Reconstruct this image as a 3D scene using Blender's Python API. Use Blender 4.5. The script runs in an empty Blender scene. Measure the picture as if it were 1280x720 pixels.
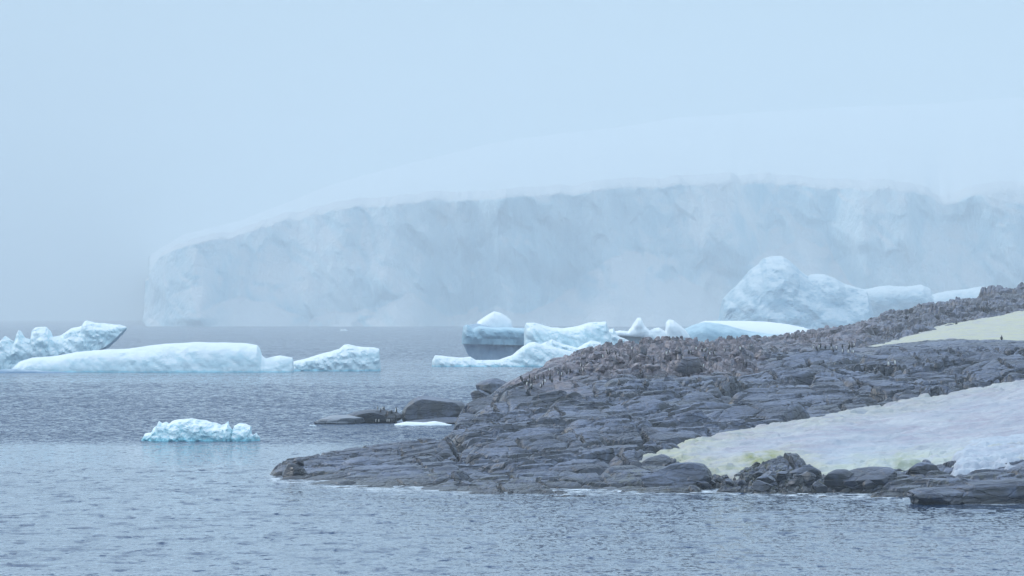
import bpy, math, random
import numpy as np
from mathutils import Vector

# ------------------------------------------------------------------ scene / camera numbers
F = 5212.0          # focal length in photo pixels (1280 wide)
VH = 396.0          # row of the flat sea horizon
CAMH = 22.0
K = 1.055           # distances in the shore table are given before this stretch
rng = random.Random(7)
sc = bpy.context.scene
COL = sc.collection

def X(u, D): return (u - 640.0) * D / F
def Z(v, D): return CAMH - (v - VH) * D / F
def Dw(v): return CAMH * F / (v - VH)       # distance of a waterline seen at row v

# ------------------------------------------------------------------ numpy noise
def _h(ix, iy, iz, s):
    n = (ix.astype(np.int64) * 374761393 + iy.astype(np.int64) * 668265263 + iz.astype(np.int64) * 2147483647 + s * 974711) & 0xffffffff
    n = ((n ^ (n >> 13)) * 1274126177) & 0xffffffff
    n = ((n ^ (n >> 16)) * 2246822519) & 0xffffffff
    return ((n ^ (n >> 15)) & 0xffffff) / float(0xffffff)

def vnoise(x, y, z=None, s=0):
    if z is None:
        ix = np.floor(x); iy = np.floor(y); fx = x - ix; fy = y - iy
        fx = fx * fx * (3 - 2 * fx); fy = fy * fy * (3 - 2 * fy)
        o = np.zeros_like(ix)
        a = _h(ix, iy, o, s); b = _h(ix + 1, iy, o, s); c = _h(ix, iy + 1, o, s); d = _h(ix + 1, iy + 1, o, s)
        return ((a * (1 - fx) + b * fx) * (1 - fy) + (c * (1 - fx) + d * fx) * fy) * 2 - 1
    ix = np.floor(x); iy = np.floor(y); iz = np.floor(z)
    fx = x - ix; fy = y - iy; fz = z - iz
    fx = fx * fx * (3 - 2 * fx); fy = fy * fy * (3 - 2 * fy); fz = fz * fz * (3 - 2 * fz)
    r = 0
    for k in (0, 1):
        a = _h(ix, iy, iz + k, s); b = _h(ix + 1, iy, iz + k, s); c = _h(ix, iy + 1, iz + k, s); d = _h(ix + 1, iy + 1, iz + k, s)
        w = fz if k else 1 - fz
        r = r + w * ((a * (1 - fx) + b * fx) * (1 - fy) + (c * (1 - fx) + d * fx) * fy)
    return r * 2 - 1

def fbm(x, y, z=None, s=0, o=4, g=0.5):
    r = 0; a = 1.0; t = 0
    for k in range(o):
        r = r + a * vnoise(x, y, z, s + k * 17); t += a
        a *= g; x = x * 2.03 + 13.7; y = y * 2.03 + 7.1
        if z is not None: z = z * 2.03 + 3.3
    return r / t

def cells(x, y, s=0):
    """nearest jittered-grid cell: F1, F2-F1 edge distance, centre x, y and its hash id"""
    ix = np.floor(x); iy = np.floor(y)
    f1 = np.full(x.shape, 9.0); f2 = np.full(x.shape, 9.0)
    cx = np.zeros(x.shape); cy = np.zeros(x.shape); gx = np.zeros(x.shape); gy = np.zeros(x.shape)
    o = np.zeros_like(ix)
    for dx in (-1, 0, 1):
        for dy in (-1, 0, 1):
            jx = ix + dx; jy = iy + dy
            px = jx + 0.1 + 0.8 * _h(jx, jy, o, s); py = jy + 0.1 + 0.8 * _h(jx, jy, o + 5, s)
            d = np.hypot(px - x, py - y)
            m = d < f1
            f2 = np.where(m, f1, np.minimum(f2, d))
            f1 = np.where(m, d, f1)
            cx = np.where(m, px, cx); cy = np.where(m, py, cy); gx = np.where(m, jx, gx); gy = np.where(m, jy, gy)
    return f1, f2 - f1, cx, cy, gx, gy

def cr(gx, gy, k, s): return _h(gx, gy, np.full(gx.shape, float(k)), s)

def sstep(a, b, x):
    t = np.clip((x - a) / (b - a), 0, 1); return t * t * (3 - 2 * t)

# ------------------------------------------------------------------ object helpers
def tag(o, label=None, cat=None, group=None, kind=None):
    if label: o['label'] = label
    if cat: o['category'] = cat
    if group: o['group'] = group
    if kind: o['kind'] = kind
    return o

def mesh_np(name, co, quads, mat, smooth=True, attrs=None, parent=None, keep=None):
    co = np.ascontiguousarray(co, dtype=np.float32)
    quads = np.asarray(quads, dtype=np.int32)
    if keep is not None:
        quads = quads[keep]
    used = np.zeros(len(co), bool); used[quads.ravel()] = True
    if not used.all():
        idx = np.cumsum(used) - 1
        co = co[used]; quads = idx[quads].astype(np.int32)
        if attrs: attrs = {k: v[used] for k, v in attrs.items()}
    n = quads.shape[1]
    me = bpy.data.meshes.new(name)
    me.vertices.add(len(co)); me.vertices.foreach_set('co', co.ravel())
    me.loops.add(quads.size); me.loops.foreach_set('vertex_index', quads.ravel())
    me.polygons.add(len(quads))
    me.polygons.foreach_set('loop_start', np.arange(0, quads.size, n, dtype=np.int32))
    me.polygons.foreach_set('loop_total', np.full(len(quads), n, dtype=np.int32))
    me.update(calc_edges=True)
    me.polygons.foreach_set('use_smooth', np.full(len(quads), smooth, dtype=bool))
    if attrs:
        for k, v in attrs.items():
            a = me.attributes.new(k, 'FLOAT', 'POINT'); a.data.foreach_set('value', np.ascontiguousarray(v, dtype=np.float32))
    me.materials.append(mat)
    me.validate()
    o = bpy.data.objects.new(name, me); COL.objects.link(o)
    if parent: o.parent = parent
    return o

def grid_quads(nr, nc, wrap=False):
    r = np.arange(nr - 1)[:, None]; c = np.arange(nc if wrap else nc - 1)[None, :]
    c2 = (c + 1) % nc
    return np.stack([r * nc + c, r * nc + c2, (r + 1) * nc + c2, (r + 1) * nc + c], -1).reshape(-1, 4)

# ------------------------------------------------------------------ materials
class NT:
    def __init__(s, name):
        s.m = bpy.data.materials.new(name); s.m.use_nodes = True
        s.t = s.m.node_tree; s.t.nodes.clear()
        s.out = s.n('ShaderNodeOutputMaterial')
    def n(s, t, **k):
        nd = s.t.nodes.new(t)
        for a, b in k.items(): setattr(nd, a, b)
        return nd
    def l(s, a, b): s.t.links.new(a, b)
    def pos(s, sx=1, sy=1, sz=1, rz=0):
        g = s.n('ShaderNodeNewGeometry'); mp = s.n('ShaderNodeMapping')
        mp.inputs['Scale'].default_value = (sx, sy, sz); mp.inputs['Rotation'].default_value = (0, 0, rz)
        s.l(g.outputs['Position'], mp.inputs['Vector']); return mp.outputs[0]
    def noise(s, vec, scale, detail=4, rough=.55, dist=0):
        nd = s.n('ShaderNodeTexNoise'); nd.inputs['Scale'].default_value = scale
        nd.inputs['Detail'].default_value = detail; nd.inputs['Roughness'].default_value = rough
        nd.inputs['Distortion'].default_value = dist
        s.l(vec, nd.inputs['Vector']); return nd.outputs['Fac']
    def ramp(s, f, stops):
        r = s.n('ShaderNodeValToRGB'); e = r.color_ramp.elements
        while len(e) > 1: e.remove(e[0])
        e[0].position = stops[0][0]; e[0].color = (*stops[0][1], 1) if not isinstance(stops[0][1], float) else (stops[0][1],) * 3 + (1,)
        for p, c in stops[1:]:
            q = e.new(p); q.color = (*c, 1) if not isinstance(c, float) else (c,) * 3 + (1,)
        s.l(f, r.inputs[0]); return r.outputs[0]
    def math(s, op, a, b=None, clamp=False):
        m = s.n('ShaderNodeMath', operation=op); m.use_clamp = clamp
        for i, v in enumerate((a, b)):
            if v is None: continue
            if isinstance(v, (int, float)): m.inputs[i].default_value = v
            else: s.l(v, m.inputs[i])
        return m.outputs[0]
    def mix(s, f, a, b, mode='MIX'):
        m = s.n('ShaderNodeMix', data_type='RGBA', blend_type=mode)
        for i, v in ((0, f), (6, a), (7, b)):
            if isinstance(v, tuple): m.inputs[i].default_value = (*v, 1)
            elif isinstance(v, (int, float)): m.inputs[i].default_value = v
            else: s.l(v, m.inputs[i])
        return m.outputs[2]
    def maprange(s, f, a, b, c=0., d=1.):
        m = s.n('ShaderNodeMapRange'); s.l(f, m.inputs[0])
        for i, v in enumerate((a, b, c, d)): m.inputs[i + 1].default_value = v
        return m.outputs[0]
    def attr(s, name):
        a = s.n('ShaderNodeAttribute'); a.attribute_name = name; return a.outputs['Fac']
    def bump(s, h, strength, dist, prev=None):
        b = s.n('ShaderNodeBump'); b.inputs['Strength'].default_value = strength; b.inputs['Distance'].default_value = dist
        s.l(h, b.inputs['Height'])
        if prev is not None: s.l(prev, b.inputs['Normal'])
        return b.outputs[0]
    def principled(s, col, rough=.6, normal=None, **k):
        p = s.n('ShaderNodeBsdfPrincipled')
        if isinstance(col, tuple): p.inputs['Base Color'].default_value = (*col, 1)
        else: s.l(col, p.inputs['Base Color'])
        if isinstance(rough, (int, float)): p.inputs['Roughness'].default_value = rough
        else: s.l(rough, p.inputs['Roughness'])
        if normal is not None: s.l(normal, p.inputs['Normal'])
        for a, b in k.items(): p.inputs[a.replace('_', ' ')].default_value = b
        s.l(p.outputs[0], s.out.inputs['Surface']); return p
    def sepz(s, out='Position'):
        g = s.n('ShaderNodeNewGeometry'); x = s.n('ShaderNodeSeparateXYZ'); s.l(g.outputs[out], x.inputs[0]); return x.outputs[2]

def make_rock(tide=True):
    t = NT('rock' if tide else 'pale_wet_rock')
    p = t.pos(); ps = t.pos(.35, .5, 1.6, .2)
    big = t.noise(ps, .22, 5, .6)
    fine = t.noise(p, 1.7, 8, .68)
    spk = t.noise(p, 9, 4, .7)
    c = t.ramp(big, [(.3, (.020, .027, .048)), (.45, (.050, .064, .108)), (.60, (.15, .18, .27)), (.78, (.055, .069, .108))])
    c = t.mix(t.maprange(fine, .36, .56), t.mix(.6, c, (.028, .035, .055)), c)
    c = t.mix(t.maprange(spk, .55, .75, 0, .3), c, (.19, .215, .28))
    # steep faces painted darker: shade of the risers plus black lichen and seepage
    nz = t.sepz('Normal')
    stain_shade = t.math('MULTIPLY', t.maprange(nz, .84, .55), t.maprange(t.noise(t.pos(1, 1, .4), .5, 5, .65), .36, .56), True)
    c = t.mix(t.math('MULTIPLY', stain_shade, .88), c, (.022, .025, .032))
    # guano stained upper rocks
    g = t.attr('guano'); gn = t.noise(p, .55, 6, .65)
    gf = t.math('MULTIPLY', g, t.maprange(gn, .35, .58), True)
    gc = t.mix(t.noise(p, 2.4, 4, .6), (.14, .105, .12), (.40, .335, .36))
    c = t.mix(t.math('MULTIPLY', gf, .85), c, gc)
    # reddish rust streaks, green algae
    a = t.attr('algae'); af = t.math('MULTIPLY', a, t.maprange(t.noise(t.pos(1.2, 1.2, .25), .8, 4, .6), .5, .66), True)
    c = t.mix(t.math('MULTIPLY', af, .7), c, (.09, .095, .06))
    # dark tidal belt
    z = t.math('ADD', t.sepz(), t.math('MULTIPLY', t.math('SUBTRACT', t.noise(p, .5, 4, .6), .5), 1.6))
    c = t.mix(t.maprange(z, .15, .9, .7, 0), c, (.022, .022, .026)) if tide else t.mix(.65, c, (.34, .37, .42))
    vo = t.n('ShaderNodeTexVoronoi', feature='DISTANCE_TO_EDGE'); vo.inputs['Scale'].default_value = .42
    wv = t.n('ShaderNodeVectorMath', operation='ADD'); t.l(t.pos(.6, .6, 2.2, .35), wv.inputs[0])
    wn = t.n('ShaderNodeTexNoise'); wn.inputs['Scale'].default_value = .6; wn.inputs['Detail'].default_value = 4; t.l(p, wn.inputs['Vector'])
    t.l(wn.outputs['Color'], wv.inputs[1]); t.l(wv.outputs[0], vo.inputs['Vector'])
    crack = t.maprange(vo.outputs['Distance'], 0., .07)
    n = t.bump(crack, .8, .18)
    n = t.bump(t.noise(t.pos(1, 1, 2.5, .2), 1.1, 8, .62), .6, .16, n)
    n = t.bump(t.noise(t.pos(.18, .9, 2.2, .16), 1.6, 5, .6), .5, .14, n)
    n = t.bump(spk, .5, .04, n)
    t.principled(c, t.math('ADD', t.maprange(z, .2, 1.5, -.1, 0), t.maprange(big, .35, .65, .34, .5)), n, Specular_IOR_Level=.55)
    return t.m

def make_snow():
    t = NT('snow')
    p = t.pos(); st = t.attr('stain'); ic = t.attr('icy')
    big = t.noise(t.pos(.25, .6, 1), .35, 5, .6)
    c = t.mix(t.maprange(big, .35, .65), (.34, .37, .46), (.50, .52, .58))
    pk = t.noise(t.pos(.3, .9, 1, .1), .5, 5, .65)
    c = t.mix(t.maprange(pk, .45, .65, 0, .7), c, (.37, .33, .42))
    yn = t.noise(t.pos(.4, .7, 1, -.2), .5, 7, .7)
    c = t.mix(t.math('MULTIPLY', st, t.maprange(yn, .3, .6), True), c, (.50, .505, .39))
    yg = t.noise(t.pos(.5, .5, 1), .7, 4, .6)
    c = t.mix(t.math('MULTIPLY', t.attr('algae'), t.maprange(yg, .42, .6), True), c, (.33, .35, .17))
    c = t.mix(t.math('MULTIPLY', ic, .8), c, (.56, .68, .77))
    gr = t.noise(t.pos(.7, .7, 1), 2.6, 6, .7)
    c = t.mix(t.maprange(gr, .60, .74, 0, .55), c, (.20, .20, .24))
    n = t.bump(t.noise(t.pos(.6, 1, 1), .8, 8, .65), 1., .5)
    n = t.bump(t.noise(p, 5, 5, .7), .5, .06, n)
    t.principled(c, .75, n)
    return t.m

def make_ice(name, snow=(.80, .86, .90), ice=(.46, .68, .78), deep=(.28, .62, .74), s=.1, lo=.45, hi=.8, deepz=1.2, bumpd=.8, stria=0.0):
    """snow lying on the upward faces, bluer bare ice on the steep ones, turquoise melt belt at the waterline"""
    t = NT(name)
    p = t.pos(); nz = t.math('ADD', t.sepz('Normal'), t.math('MULTIPLY', t.math('SUBTRACT', t.noise(p, s * 1.5, 5, .6), .5), .7))
    v = t.noise(t.pos(1, 1, 2.2, .2), s, 6, .6)
    icec = t.mix(t.maprange(v, .35, .65), ice, tuple(.5 * (a + b) for a, b in zip(snow, ice)))
    c = t.mix(t.maprange(nz, lo, hi), icec, snow)
    z = t.math('ADD', t.sepz(), t.math('MULTIPLY', t.math('SUBTRACT', t.noise(p, s * 2.5, 4, .6), .5), -deepz * 2.2))
    c = t.mix(t.maprange(z, deepz * .2, deepz, .85, 0), c, deep)
    n = t.bump(t.noise(t.pos(1, 1, 1.5 + stria, .1), s * 3, 7, .6), .8, bumpd)
    pr = t.principled(c, .5, n)
    return t.m

def make_water():
    t = NT('sea_water')
    p = t.pos()
    # wind: 0 = slick, 1 = ruffled.   World bands across the bay with torn edges.
    g = t.n('ShaderNodeNewGeometry'); sx = t.n('ShaderNodeSeparateXYZ'); t.l(g.outputs['Position'], sx.inputs[0])
    x, y = sx.outputs[0], sx.outputs[1]
    warp = t.math('MULTIPLY', t.math('SUBTRACT', t.noise(t.pos(.35, 1, 1), .02, 4, .6), .5), 110.)
    yy = t.math('ADD', y, warp)
    a = t.maprange(yy, 700, 730); b = t.maprange(yy, 1100, 1450, 1, .3)
    c = t.maprange(yy, 1700, 2300, 0, .6)
    wind = t.math('MAXIMUM', t.math('MULTIPLY', a, b), c)
    patch = t.maprange(t.noise(t.pos(.4, 1, 1), .012, 4, .6), .35, .65, .6, 1.25)
    wind = t.math('MULTIPLY', wind, patch)
    def nv(vec, scale, detail, amp, rough=.6):
        nd = t.n('ShaderNodeTexNoise'); nd.inputs['Scale'].default_value = scale; nd.inputs['Detail'].default_value = detail
        nd.inputs['Roughness'].default_value = rough; t.l(vec, nd.inputs['Vector'])
        a_ = t.n('ShaderNodeVectorMath', operation='SUBTRACT'); t.l(nd.outputs['Color'], a_.inputs[0]); a_.inputs[1].default_value = (.5, .5, .5)
        b_ = t.n('ShaderNodeVectorMath', operation='SCALE'); t.l(a_.outputs[0], b_.inputs[0])
        if isinstance(amp, float): b_.inputs['Scale'].default_value = amp
        else: t.l(amp, b_.inputs['Scale'])
        return b_.outputs[0]
    def vadd(a_, b_):
        m = t.n('ShaderNodeVectorMath', operation='ADD'); t.l(a_, m.inputs[0]); t.l(b_, m.inputs[1]); return m.outputs[0]
    # wavelets: gusty everywhere in the ruffled bands, scattered steep crests on the slicks
    cat = t.maprange(t.noise(t.pos(.9, .36, 1, .04), .6, 4, .62), .56, .64)
    a1 = t.math('ADD', t.math('MULTIPLY', wind, 3.2), t.math('ADD', .06, t.math('MULTIPLY', cat, 2.2)))
    far = t.maprange(y, 700, 1500)
    v1 = nv(t.pos(1.0, .45, 1, .05), .8, 4, a1)
    v2 = nv(t.pos(1.1, .5, 1, -.05), 2.0, 3, t.math('ADD', t.math('MULTIPLY', wind, 2.2), .4))
    v3 = nv(t.pos(1.5, .35, 1), .25, 4, t.math('MULTIPLY', t.math('MULTIPLY', far, wind), 3.))
    flat = t.n('ShaderNodeVectorMath', operation='MULTIPLY'); t.l(vadd(vadd(v1, v2), v3), flat.inputs[0]); flat.inputs[1].default_value = (1, 1, 0)
    lee = t.n('ShaderNodeCombineXYZ'); t.l(t.math('ADD', t.math('MULTIPLY', wind, -.25), t.math('MULTIPLY', cat, -.17)), lee.inputs[1])      # the wind steepens the faces of the chop on this side
    nn = t.n('ShaderNodeVectorMath', operation='NORMALIZE'); t.l(vadd(vadd(g.outputs['Normal'], flat.outputs[0]), lee.outputs[0]), nn.inputs[0])
    fm = t.math('MULTIPLY', t.attr('foam'), t.maprange(t.noise(t.pos(.6, .45, 1), .9, 6, .7), .44, .60), True)
    pr = t.principled(t.mix(fm, (.022, .055, .125), (.62, .68, .74)), t.math('ADD', t.math('ADD', t.math('MULTIPLY', wind, .08), .05), t.math('MULTIPLY', fm, .5)), nn.outputs[0], IOR=1.36)
    return t.m

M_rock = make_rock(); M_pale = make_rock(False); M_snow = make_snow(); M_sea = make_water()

# ------------------------------------------------------------------ headland terrain
# columns of the shore: u -> [(distance, row seen from the deck, or ('z', height))]
CT = {
 300: [(440, 'z', -4), (1200, 'z', -4)],
 335: [(440, 'z', -4), (527, 'z', -1.2), (545, 'z', -.6), (560, 'z', -1.5), (600, 'z', -4), (1200, 'z', -4)],
 350: [(440, 'z', -4), (527, 'z', -.6), (540, 'z', .7), (548, 'v', 576), (556, 'v', 572), (572, 'z', -1.5), (600, 'z', -4), (1200, 'z', -4)],
 400: [(440, 'z', -4), (520, 'z', -.4), (528, 'z', .35), (534, 'z', .3), (548, 'v', 573), (560, 'v', 568), (580, 'z', -1.5), (620, 'z', -4), (1200, 'z', -4)],
 450: [(440, 'z', -4), (512, 'z', -.2), (530, 'z', .6), (545, 'v', 578), (562, 'v', 563), (584, 'z', -1.), (620, 'z', -4), (1200, 'z', -4)],
 500: [(440, 'z', -4), (508, 'z', -.1), (525, 'z', .9), (545, 'v', 575), (565, 'v', 560), (590, 'z', -1.), (620, 'z', -4), (1200, 'z', -4)],
 555: [(440, 'z', -4), (503, 'z', -.2), (523, 'z', 1.1), (545, 'v', 570), (570, 'v', 557), (600, 'z', -.8), (640, 'z', -4), (1200, 'z', -4)],
 575: [(440, 'z', -4), (500, 'z', -.2), (518, 'z', 1.3), (540, 'v', 572), (565, 'v', 552), (590, 'v', 538), (620, 'v', 524), (660, 'v', 517), (740, 'z', .6), (800, 'z', .3), (840, 'z', -4), (1200, 'z', -4)],
 630: [(440, 'z', -4), (500, 'z', -.2), (513, 'v', 597), (535, 'v', 572), (560, 'v', 550), (590, 'v', 532), (625, 'v', 513), (680, 'v', 497), (730, 'v', 489), (790, 'v', 486), (850, 'z', -1), (1200, 'z', -4)],
 700: [(440, 'z', -4), (500, 'z', -.1), (512, 'v', 595), (530, 'v', 567), (555, 'v', 542), (590, 'v', 515), (630, 'v', 488), (670, 'v', 468), (710, 'v', 455), (760, 'v', 453), (830, 'z', 0), (1200, 'z', -4)],
 760: [(440, 'z', -4), (500, 'z', -.1), (512, 'v', 595), (530, 'v', 566), (555, 'v', 540), (590, 'v', 512), (630, 'v', 482), (670, 'v', 458), (710, 'v', 441), (760, 'v', 440), (860, 'z', 0), (1200, 'z', -4)],
 830: [(440, 'z', -4), (500, 'z', -.1), (510, 'v', 598), (530, 'v', 567), (560, 'v', 540), (600, 'v', 508), (640, 'v', 479), (680, 'v', 454), (720, 'v', 437), (770, 'v', 436), (900, 'z', 0), (1200, 'z', -4)],
 900: [(440, 'z', -4), (498, 'z', -.1), (508, 'v', 598), (530, 'v', 570), (562, 'v', 538), (600, 'v', 508), (640, 'v', 480), (690, 'v', 454), (740, 'v', 436), (800, 'v', 434), (950, 'z', 0), (1200, 'z', -4)],
 960: [(440, 'z', -4), (494, 'z', -.1), (506, 'v', 597), (535, 'v', 562), (565, 'v', 532), (605, 'v', 500), (645, 'v', 474), (695, 'v', 450), (750, 'v', 436), (820, 'v', 432), (900, 'v', 425), (1000, 'z', 3), (1200, 'z', -4)],
 1020: [(440, 'z', -4), (490, 'z', -.2), (503, 'v', 598), (537, 'v', 556), (568, 'v', 520), (608, 'v', 494), (650, 'v', 466), (695, 'v', 447), (760, 'v', 438), (830, 'v', 430), (900, 'v', 420), (960, 'v', 415), (1100, 'z', 4), (1300, 'z', -4)],
 1100: [(440, 'z', -4), (487, 'z', -.3), (500, 'v', 600), (535, 'v', 556), (580, 'v', 508), (620, 'v', 478), (660, 'v', 453), (700, 'v', 436), (720, 'v', 433), (750, 'v', 440), (840, 'v', 428), (920, 'v', 412), (1000, 'v', 397), (1150, 'z', 8), (1300, 'z', -4)],
 1150: [(440, 'z', -4), (479, 'z', -.3), (488, 'v', 604), (530, 'v', 558), (580, 'v', 505), (618, 'v', 478), (660, 'v', 450), (700, 'v', 430), (715, 'v', 428), (745, 'v', 434), (840, 'v', 418), (920, 'v', 402), (1000, 'v', 386), (1150, 'z', 12), (1350, 'z', -4)],
 1200: [(440, 'z', -4), (468, 'z', -.3), (482, 'v', 600), (500, 'v', 582), (530, 'v', 556), (580, 'v', 500), (615, 'v', 477), (660, 'v', 448), (700, 'v', 427), (715, 'v', 424), (745, 'v', 430), (840, 'v', 411), (920, 'v', 393), (1000, 'v', 375), (1150, 'z', 15), (1350, 'z', -4)],
 1290: [(440, 'z', -4), (466, 'z', -.3), (478, 'v', 597), (500, 'v', 577), (530, 'v', 548), (575, 'v', 490), (610, 'v', 470), (660, 'v', 447), (700, 'v', 430), (715, 'v', 427), (745, 'v', 433), (830, 'v', 406), (910, 'v', 384), (1000, 'v', 360), (1150, 'z', 20), (1350, 'z', -4)],
 1420: [(440, 'z', -4), (460, 'z', -.3), (474, 'v', 595), (500, 'v', 570), (530, 'v', 540), (575, 'v', 480), (610, 'v', 462), (660, 'v', 440), (700, 'v', 424), (715, 'v', 422), (745, 'v', 425), (830, 'v', 390), (910, 'v', 365), (1000, 'v', 335), (1150, 'z', 26), (1350, 'z', -4)],
}
CT[1560] = [(430, 'z', -4), (452, 'z', -.3), (470, 'z', 3.5), (500, 'z', 5.5), (575, 'z', 13), (700, 'z', 19), (720, 'z', 19.5), (900, 'z', 27), (1000, 'z', 33), (1150, 'z', 30), (1350, 'z', -4)]
CT[1760] = [(430, 'z', -4), (455, 'z', -.3), (480, 'z', 3), (575, 'z', 11), (700, 'z', 17), (900, 'z', 23), (1000, 'z', 25), (1150, 'z', 18), (1350, 'z', -4)]
CT[1960] = [(430, 'z', -4), (520, 'z', -3), (575, 'z', 2), (700, 'z', 7), (900, 'z', 9), (1000, 'z', 6), (1150, 'z', -2), (1350, 'z', -4)]
CT[2080] = [(430, 'z', -5), (1350, 'z', -5)]
GU = np.arange(300, 2081, 4.0); GD = np.arange(440, 1301, 2.0)
def build_base():
    us = sorted(CT); rows = []
    for u in us:
        st = CT[u]
        ds = [s[0] for s in st]; zs = [s[2] if s[1] == 'z' else Z(s[2], s[0] * K) for s in st]
        rows.append(np.interp(GD, ds, zs))
    rows = np.array(rows); out = np.empty((len(GU), len(GD)))
    for j in range(len(GD)): out[:, j] = np.interp(GU, us, rows[:, j])
    def blur(a, k, ax):
        w = np.exp(-0.5 * (np.arange(-3 * k, 3 * k + 1) / k) ** 2); w /= w.sum()
        pad = [(0, 0), (0, 0)]; pad[ax] = (3 * k, 3 * k)
        p = np.pad(a, pad, mode='edge')
        r = 0
        for i, ww in enumerate(w):
            r = r + ww * (p[i:i + a.shape[0], :] if ax == 0 else p[:, i:i + a.shape[1]])
        return r
    return blur(blur(out, 2, 0), 1, 1)
GB = build_base()
def base_uD(u, D):
    D = D / K
    a = np.clip((u - GU[0]) / 4.0, 0, len(GU) - 1.001); b = np.clip((D - GD[0]) / 2.0, 0, len(GD) - 1.001)
    i = a.astype(int); j = b.astype(int); fa = a - i; fb = b - j
    return (GB[i, j] * (1 - fa) + GB[i + 1, j] * fa) * (1 - fb) + (GB[i, j + 1] * (1 - fa) + GB[i + 1, j + 1] * fa) * fb
def base_xy(x, y): return base_uD(640 + x * F / y, y)

def poly_sd(px, py, poly):
    """signed distance, positive inside"""
    poly = np.array(poly, float); d = np.full(px.shape, 1e9); ins = np.zeros(px.shape, bool)
    n = len(poly)
    for i in range(n):
        ax, ay = poly[i]; bx, by = poly[(i + 1) % n]
        ex, ey = bx - ax, by - ay
        t = np.clip(((px - ax) * ex + (py - ay) * ey) / (ex * ex + ey * ey), 0, 1)
        d = np.minimum(d, np.hypot(px - ax - t * ex, (py - ay - t * ey)))
        c = ((ay > py) != (by > py)) & (px < (bx - ax) * (py - ay) / (by - ay + 1e-12) + ax)
        ins ^= c
    return np.where(ins, d, -d)

SN_LOW = [(784, 575), (836, 561), (905, 541), (1000, 524), (1100, 507), (1200, 488), (1290, 474), (1500, 446), (1640, 470), (1640, 560), (1425, 585), (1280, 575), (1235, 574), (1190, 580),
          (1150, 579), (1110, 586), (1060, 592), (1035, 597), (1012, 586), (985, 580), (950, 588), (905, 592), (872, 590), (850, 577), (825, 572)]
SN_UP = [(1060, 443), (1085, 433), (1125, 423), (1180, 406), (1290, 387), (1480, 362), (1700, 350), (1700, 420), (1425, 450), (1290, 447), (1200, 444), (1120, 446)]
SN_ICE = [(1192, 588), (1196, 572), (1214, 553), (1240, 548), (1290, 544), (1400, 545), (1400, 575), (1280, 578), (1240, 582), (1205, 588)]

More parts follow.
